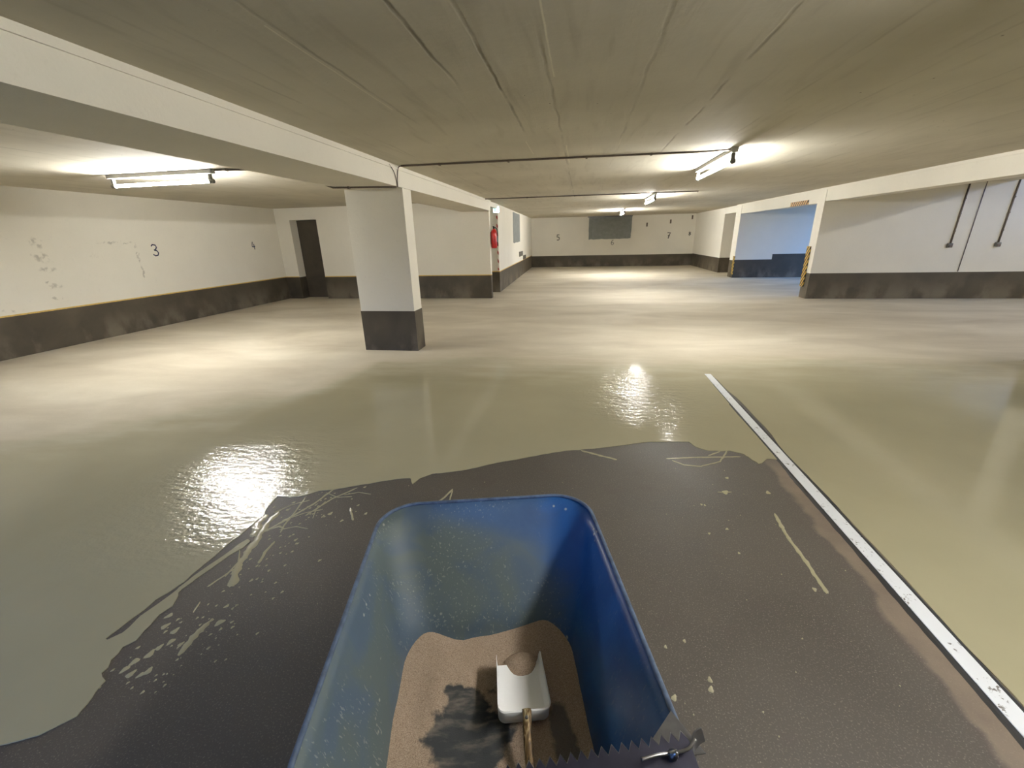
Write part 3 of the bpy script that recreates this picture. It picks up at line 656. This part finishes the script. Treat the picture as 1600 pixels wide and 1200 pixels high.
gm = MB(); gm.box(-.06, -.005, -.081, -.078, .03, .14); gm.build('pictogram', mat_emit('exit_sign_green', (.02, .6, .35), 2.5), r)
gm = MB().box(.02, .055, -.081, -.078, .075, .095); gm.box(.045, .06, -.081, -.078, .06, .11); gm.build('arrow', mat_emit('exit_sign_arrow', (.02, .6, .35), 2.5), r)

# ------------------------------------------------------------------ wheelbarrow
AX = math.radians(13)
wb = empty('wheelbarrow', (0, 0, 0), AX); tag(wb, 'dusty blue steel wheelbarrow standing on the dark bare floor', 'wheelbarrow')
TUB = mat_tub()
def rrect(x0, x1, y0, y1, r, n=10, bow=0.0):
    cs = [(x1 - r, y0 + r, -90), (x1 - r, y1 - r, 0), (x0 + r, y1 - r, 90), (x0 + r, y0 + r, 180)]; P = []
    for cx, cy, a0 in cs:
        for k in range(n + 1):
            a = math.radians(a0 + 90 * k / n); P.append((cx + r * math.cos(a), cy + r * math.sin(a)))
    Q = []
    for i, p in enumerate(P):      # subdivide the straight sides evenly
        q = P[(i + 1) % len(P)]; Q.append(p)
        if i % (n + 1) == n:
            for k in range(1, 12): t = k / 12; Q.append((p[0] + (q[0] - p[0]) * t, p[1] + (q[1] - p[1]) * t))
    return Q
RIMZ, BOTZ = .66, .315
def tub_ring(s):      # s = 0 at the bottom, 1 at the rim
    k = s
    if s < .22: k = .22 * (s / .22) ** .5 if s > 0 else 0
    z = BOTZ + (RIMZ - BOTZ) * (s if s > .22 else .22 * (s / .22) ** 1.35 if s > 0 else 0)
    g = lambda a, b: a + (b - a) * k
    P = rrect(g(-.262, -.384), g(.198, .336), g(.56, .40), g(.955, 1.302), g(.085, .125))
    return [(x, y, z) for x, y in P]
def tub_at(i, z):
    lo, hi = 0, 1
    for _ in range(30):
        mid = (lo + hi) / 2
        if tub_ring(mid)[0][2] < z: lo = mid
        else: hi = mid
    return tub_ring(lo)[i]
m = MB(); SS = [0, .02, .05, .1, .16, .22, .32, .45, .6, .75, .88, 1.0]
inner = [[m.bm.verts.new(p) for p in tub_ring(s)] for s in SS]
N = len(inner[0])
cx = sum(v.co.x for v in inner[0]) / N; cy = sum(v.co.y for v in inner[0]) / N
def off(p, d):
    dx, dy = p[0] - cx, p[1] - cy; L = math.hypot(dx, dy); return (p[0] + dx / L * d, p[1] + dy / L * d, p[2] - d * .5)
outer = [[m.bm.verts.new(off(p, .004)) for p in tub_ring(s)] for s in SS]
for R_ in (inner, outer):
    for A, B_ in zip(R_, R_[1:]):
        for k in range(N): m.bm.faces.new((A[k], A[(k + 1) % N], B_[(k + 1) % N], B_[k])).smooth = True
    m.bm.faces.new(R_[0])
for k in range(N): m.bm.faces.new((inner[-1][k], inner[-1][(k + 1) % N], outer[-1][(k + 1) % N], outer[-1][k]))
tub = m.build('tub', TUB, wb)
m = MB(); P = [Vector(p) for p in tub_ring(1.0)]; m.tube([p + Vector((0, 0, -.002)) for p in P] + [P[0] + Vector((0, 0, -.002)), P[1] + Vector((0, 0, -.002))], .0062, 8, caps=False)
RIMM = mat_plain('scuffed_rim_paint', lin(72, 88, 112), .6, 0, .3, 40)
m.build('rim', RIMM, wb)
fr = MB()
for s in (-1, 1):
    fr.tube(bez([(s * .30 - .03, -.08, .60), (s * .29 - .03, .25, .56), (s * .24 - .03, .50, .30), (s * .20 - .03, .95, .285), (s * .10 - .03, 1.22, .22)], 6), .016, 10)
    fr.tube(bez([(s * .235 - .03, .48, .32), (s * .24 - .03, .45, .15), (s * .24 - .03, .42, .016), (s * .24 - .03, .60, .016), (s * .22 - .03, .75, .28)], 5), .014, 10)
fr.tube([(-.27, .50, .30), (.21, .50, .30)], .012, 8); fr.tube([(-.13, 1.22, .20), (.07, 1.22, .20)], .01, 8)
fr.build('frame', GALV, wb)
for s in (-1, 1): MB().tube([(s * .30 - .03, -.09, .60), (s * .30 - .03, .03, .588)], .021, 12).build('handle_grip', BLACK, wb)
wh = MB(); wseg = 28; rings = []
for k in range(wseg):
    a = 2 * math.pi * k / wseg; c0 = Vector((-.03, 1.22 + .15 * math.cos(a), .192 + .15 * math.sin(a))); rd = Vector((0, math.cos(a), math.sin(a)))
    rings.append([wh.bm.verts.new(c0 + rd * (.04 * math.cos(b)) + Vector((.038 * math.sin(b), 0, 0))) for b in [2 * math.pi * j / 10 for j in range(10)]])
for i in range(wseg):
    for j in range(10): wh.bm.faces.new((rings[i][j], rings[i][(j + 1) % 10], rings[(i + 1) % wseg][(j + 1) % 10], rings[(i + 1) % wseg][j])).smooth = True
wheel = wh.build('wheel', BLACK, wb)
MB().lathe([(0, -.03), (.115, -.03), (.115, .03), (0, .03)], (-.03, 1.22, .192), (1, 0, 0)).build('wheel_hub', RIMM, wheel)

# sand heap following the tub walls
m = MB(); NR = 22
def bz(i):
    x, y, _ = tub_ring(.3)[i]
    z = .352
    if y > .85:      # banked up into both front corners, low in the middle
        z += .024 * math.exp(-((x + .235) / .05) ** 2) + .030 * math.exp(-((x - .15) / .075) ** 2) - .012 * math.exp(-((x + .12) / .04) ** 2) + .006 * mnoise.noise(Vector((x * 12, 0, 0)))
    elif x > .1: z += .004 + .012 * mnoise.noise(Vector((y * 6, 1, 0)))
    else: z += .006 + .012 * mnoise.noise(Vector((y * 7, 4, 0)))
    return z
bd = [tub_at(i, bz(i)) for i in range(N)]
rows = []
for k in range(NR):
    t_ = 1 - k / NR; row = []
    for p in bd:
        x = cx + (p[0] - cx) * t_; y = cy + (p[1] - cy) * t_
        zc_ = .343 + .010 * mnoise.noise(Vector((x * 14, y * 14, 0))) + .004 * mnoise.noise(Vector((x * 45, y * 45, 0)))
        zc_ -= .014 * math.exp(-(((x + .085) / .10) ** 2 + ((y - .73) / .12) ** 2))
        e = t_ ** 5; row.append(m.bm.verts.new((x + (p[0] - cx) * .004 * (k == 0), y + (p[1] - cy) * .004 * (k == 0), zc_ * (1 - e) + p[2] * e)))
    rows.append(row)
for A, B_ in zip(rows, rows[1:]):
    for k in range(N): m.bm.faces.new((A[k], A[(k + 1) % N], B_[(k + 1) % N], B_[k])).smooth = True
cv = m.bm.verts.new((cx, cy, .343))
for k in range(N): m.bm.faces.new((rows[-1][k], rows[-1][(k + 1) % N], cv)).smooth = True
s_o = m.build('quartz_sand', mat_sand()); s_o.rotation_euler.z = AX
tag(s_o, 'beige-brown quartz sand lying in the bottom of the blue wheelbarrow', 'sand', kind='stuff')

# scoop
scp = empty('hand_scoop', (0, 0, 0), AX); tag(scp, 'white plastic scoop with a worn brass handle lying in the sand', 'scoop')
m = MB()
def scoop_ring(z, grow, fz):     # U-shaped open-front tray section points from front-left round the back to front-right
    P = []
    xl, xr = -.008 - grow * .2, .118 + grow; yb = .742 - grow; yf = fz
    xlb, xrb = xl - .002, xr + .008
    rad = .020
    P.append((xl, yf))
    for k in range(1, 6): P.append((xl + (xlb - xl) * k / 6, yf + (yb + rad - yf) * k / 6))
    for k in range(7): a = math.radians(180 + 90 * k / 6); P.append((xlb + rad + rad * math.cos(a), yb + rad + rad * math.sin(a)))
    for k in range(1, 6): P.append((xlb + rad + (xrb - xlb - 2 * rad) * k / 6, yb))
    for k in range(7): a = math.radians(270 + 90 * k / 6); P.append((xrb - rad + rad * math.cos(a), yb + rad + rad * math.sin(a)))
    for k in range(1, 6): P.append((xrb + (xr - xrb) * k / 6, yb + rad + (yf - yb - rad) * k / 6))
    P.append((xr, yf)); return [(x, y, z) for x, y in P]
def tilt(p): return Vector((p[0], p[1], p[2] + .06 * (0.80 - p[1]) * 0 + .0))
lev = [(.4045, .0, .900), (.385, -.003, .905), (.360, -.004, .912), (.353, -.010, .905)]
IN = [[m.bm.verts.new(tilt(p)) for p in scoop_ring(z, g, f)] for z, g, f in lev]
OU = [[m.bm.verts.new(tilt(p)) for p in scoop_ring(z - .002, g + .003, f)] for z, g, f in lev]
n_ = len(IN[0])
for R_ in (IN, OU):
    for A, B_ in zip(R_, R_[1:]):
        for k in range(n_ - 1): m.bm.faces.new((A[k], A[k + 1], B_[k + 1], B_[k])).smooth = True
    half = n_ // 2
    L_ = R_[-1]
    for k in range(half):           # floor strips between mirrored points
        a, b, c_, d_ = L_[k], L_[k + 1], L_[n_ - 2 - k], L_[n_ - 1 - k]
        if b is c_: m.bm.faces.new((a, b, d_))
        elif k + 1 < n_ - 2 - k: m.bm.faces.new((a, b, c_, d_))
for k in range(n_ - 1): m.bm.faces.new((IN[0][k], IN[0][k + 1], OU[0][k + 1], OU[0][k]))
for e_ in (0, n_ - 1):
    for A, B_, C_, D_ in zip(IN, IN[1:], OU, OU[1:]): m.bm.faces.new((A[e_], B_[e_], D_[e_], C_[e_]))
m.bm.faces.new((IN[-1][0], IN[-1][-1], OU[-1][-1], OU[-1][0]))
m.build('bowl', PLW, scp)
hp = [Vector(p) for p in bez([(.064, .7445, .402), (.064, .730, .404), (.061, .700, .398), (.060, .66, .388), (.061, .61, .383), (.063, .56, .39)], 4)]
m = MB(); rings = []
for i, p in enumerate(hp):
    f = i / (len(hp) - 1); ww = .0125 - .002 * math.sin(f * math.pi) ; hh = .005
    rings.append([m.bm.verts.new(p + Vector((ww * math.cos(a), 0, hh * math.sin(a)))) for a in [2 * math.pi * k / 10 for k in range(10)]])
for A, B_ in zip(rings, rings[1:]):
    for k in range(10): m.bm.faces.new((A[k], A[(k + 1) % 10], B_[(k + 1) % 10], B_[k])).smooth = True
m.bm.faces.new(rings[0]); m.bm.faces.new(rings[-1]); h_ = m.build('handle', mat_brass(), scp)
MB().lathe([(0, 0), (.0045, 0), (.004, .002), (.0015, .0032), (0, .0032)], (.062, .722, .4075), (0, -.15, 1), 12).build('rivet', STEEL, h_)
# sand that has run into the mouth of the scoop
m = MB(); c_ = m.bm.verts.new((.066, .90, .374)); rg = []
for f, z in ((.55, .370), (1, .350)):
    rg.append([m.bm.verts.new((.065 + .048 * f * math.cos(a) * (1 + .1 * math.sin(3 * a)), .905 + .040 * f * math.sin(a), z)) for a in [2 * math.pi * k / 20 for k in range(20)]])
for k in range(20):
    m.bm.faces.new((c_, rg[0][k], rg[0][(k + 1) % 20])).smooth = True; m.bm.faces.new((rg[0][k], rg[1][k], rg[1][(k + 1) % 20], rg[0][(k + 1) % 20])).smooth = True
o = m.build('sand_heap', bpy.data.materials['quartz_sand'], s_o)

# notched squeegee across the back of the tub
sq = empty('notched_squeegee', (0, 0, 0), AX); tag(sq, 'serrated steel squeegee with a wing nut lying over the wheelbarrow rim', 'squeegee')
m = MB()
X0, X1 = -.10, .326; pitch = .0183; yb_, zt = .345, .705
n_t = int((X1 - X0) / pitch)
def yt(x): return .463 + (x - .03) * .075
def bp(x, y, dz): return m.bm.verts.new((x, y, zt - (.455 - y) * .15 - dz))
for k in range(n_t):
    xa = X1 - k * pitch; xb_ = xa - pitch; xm = xa - pitch / 2
    Tq = [(xb_, yb_), (xa, yb_), (xa, yt(xa) - .013), (xm, yt(xm) + .001), (xb_, yt(xb_) - .013)]
    A = [bp(x, y, 0) for x, y in Tq]; B_ = [bp(x, y, .0018) for x, y in Tq]
    m.bm.faces.new((A[0], A[1], A[2], A[4])); m.bm.faces.new((A[4], A[2], A[3])); m.bm.faces.new((B_[0], B_[4], B_[2], B_[1])); m.bm.faces.new((B_[4], B_[3], B_[2]))
    m.bm.faces.new((A[2], A[3], B_[3], B_[2])); m.bm.faces.new((A[3], A[4], B_[4], B_[3])); m.bm.faces.new((A[0], A[1], B_[1], B_[0]))
eg = []
for k in range(n_t):
    xa = X1 - k * pitch; xm = xa - pitch / 2
    for x, y in ((xa, yt(xa) - .013), (xm, yt(xm) + .001)): eg.append((x, y, zt - (.455 - y) * .15))
bmesh.ops.remove_doubles(m.bm, verts=m.bm.verts, dist=.0001)
MB().tube(eg, .0007, 5).build('ground_edge', STEEL, sq)
m.build('serrated_blade', mat_plain('dark_blued_steel', lin(52, 52, 66), .35, .7, .15, 30), sq)
MB().box(-.12, .325, .30, .42, zt - .026, zt - .010, bevel=.003).build('blade_holder', mat_plain('dark_blue_holder', lin(28, 36, 60), .45), sq)
m = MB(); T_ = [(.268, .487, .693), (.322, .532, .690), (.350, .455, .697), (.285, .452, .697)]
a = [m.bm.verts.new(p) for p in T_]; b = [m.bm.verts.new((p[0], p[1], p[2] - .002)) for p in T_]
m.bm.faces.new(a); m.bm.faces.new(b[::-1])
for i in range(4): j = (i + 1) % 4; m.bm.faces.new((a[i], a[j], b[j], b[i]))
m.build('corner_plate', GALV, sq)
bx, by, bz_ = .288, .452, zt + .001
MB().lathe([(0, 0), (.0085, 0), (.0085, .004), (.0075, .010), (.005, .013), (.0045, .020), (0, .021)], (bx, by, bz_), (.1, -.35, 1), 12).build('wing_nut', STEEL, sq)
for s, P in ((-1, [(bx - .008, by, bz_ + .006), (bx - .03, by - .003, bz_ + .010), (bx - .058, by - .008, bz_ + .012)]), (1, [(bx + .008, by, bz_ + .006), (bx + .028, by + .002, bz_ + .010), (bx + .045, by + .012, bz_ + .015)])):
    MB().tube(bez(P, 5), [.0028] * 11, 8).build('wing', STEEL, sq)
m = MB(); C_ = bez([(.324, .452, zt - .004), (.330, .470, zt + .002), (.338, .480, zt + .008), (.352, .484, zt + .012)], 5)
up = Vector((0, 0, -.016)); ra = [m.bm.verts.new(p) for p in C_]; rb = [m.bm.verts.new(p + up + Vector((.003, -.012, 0))) for p in C_]
rc = [m.bm.verts.new(p + Vector((.0015, -.0015, 0))) for p in C_]; rd = [m.bm.verts.new(p + up + Vector((.0045, -.0135, 0))) for p in C_]
for A, B_ in ((ra, rb), (rb, rd), (rd, rc), (rc, ra)):
    for k in range(len(C_) - 1): m.bm.faces.new((A[k], A[k + 1], B_[k + 1], B_[k]))
m.build('bent_lug', GALV, sq)
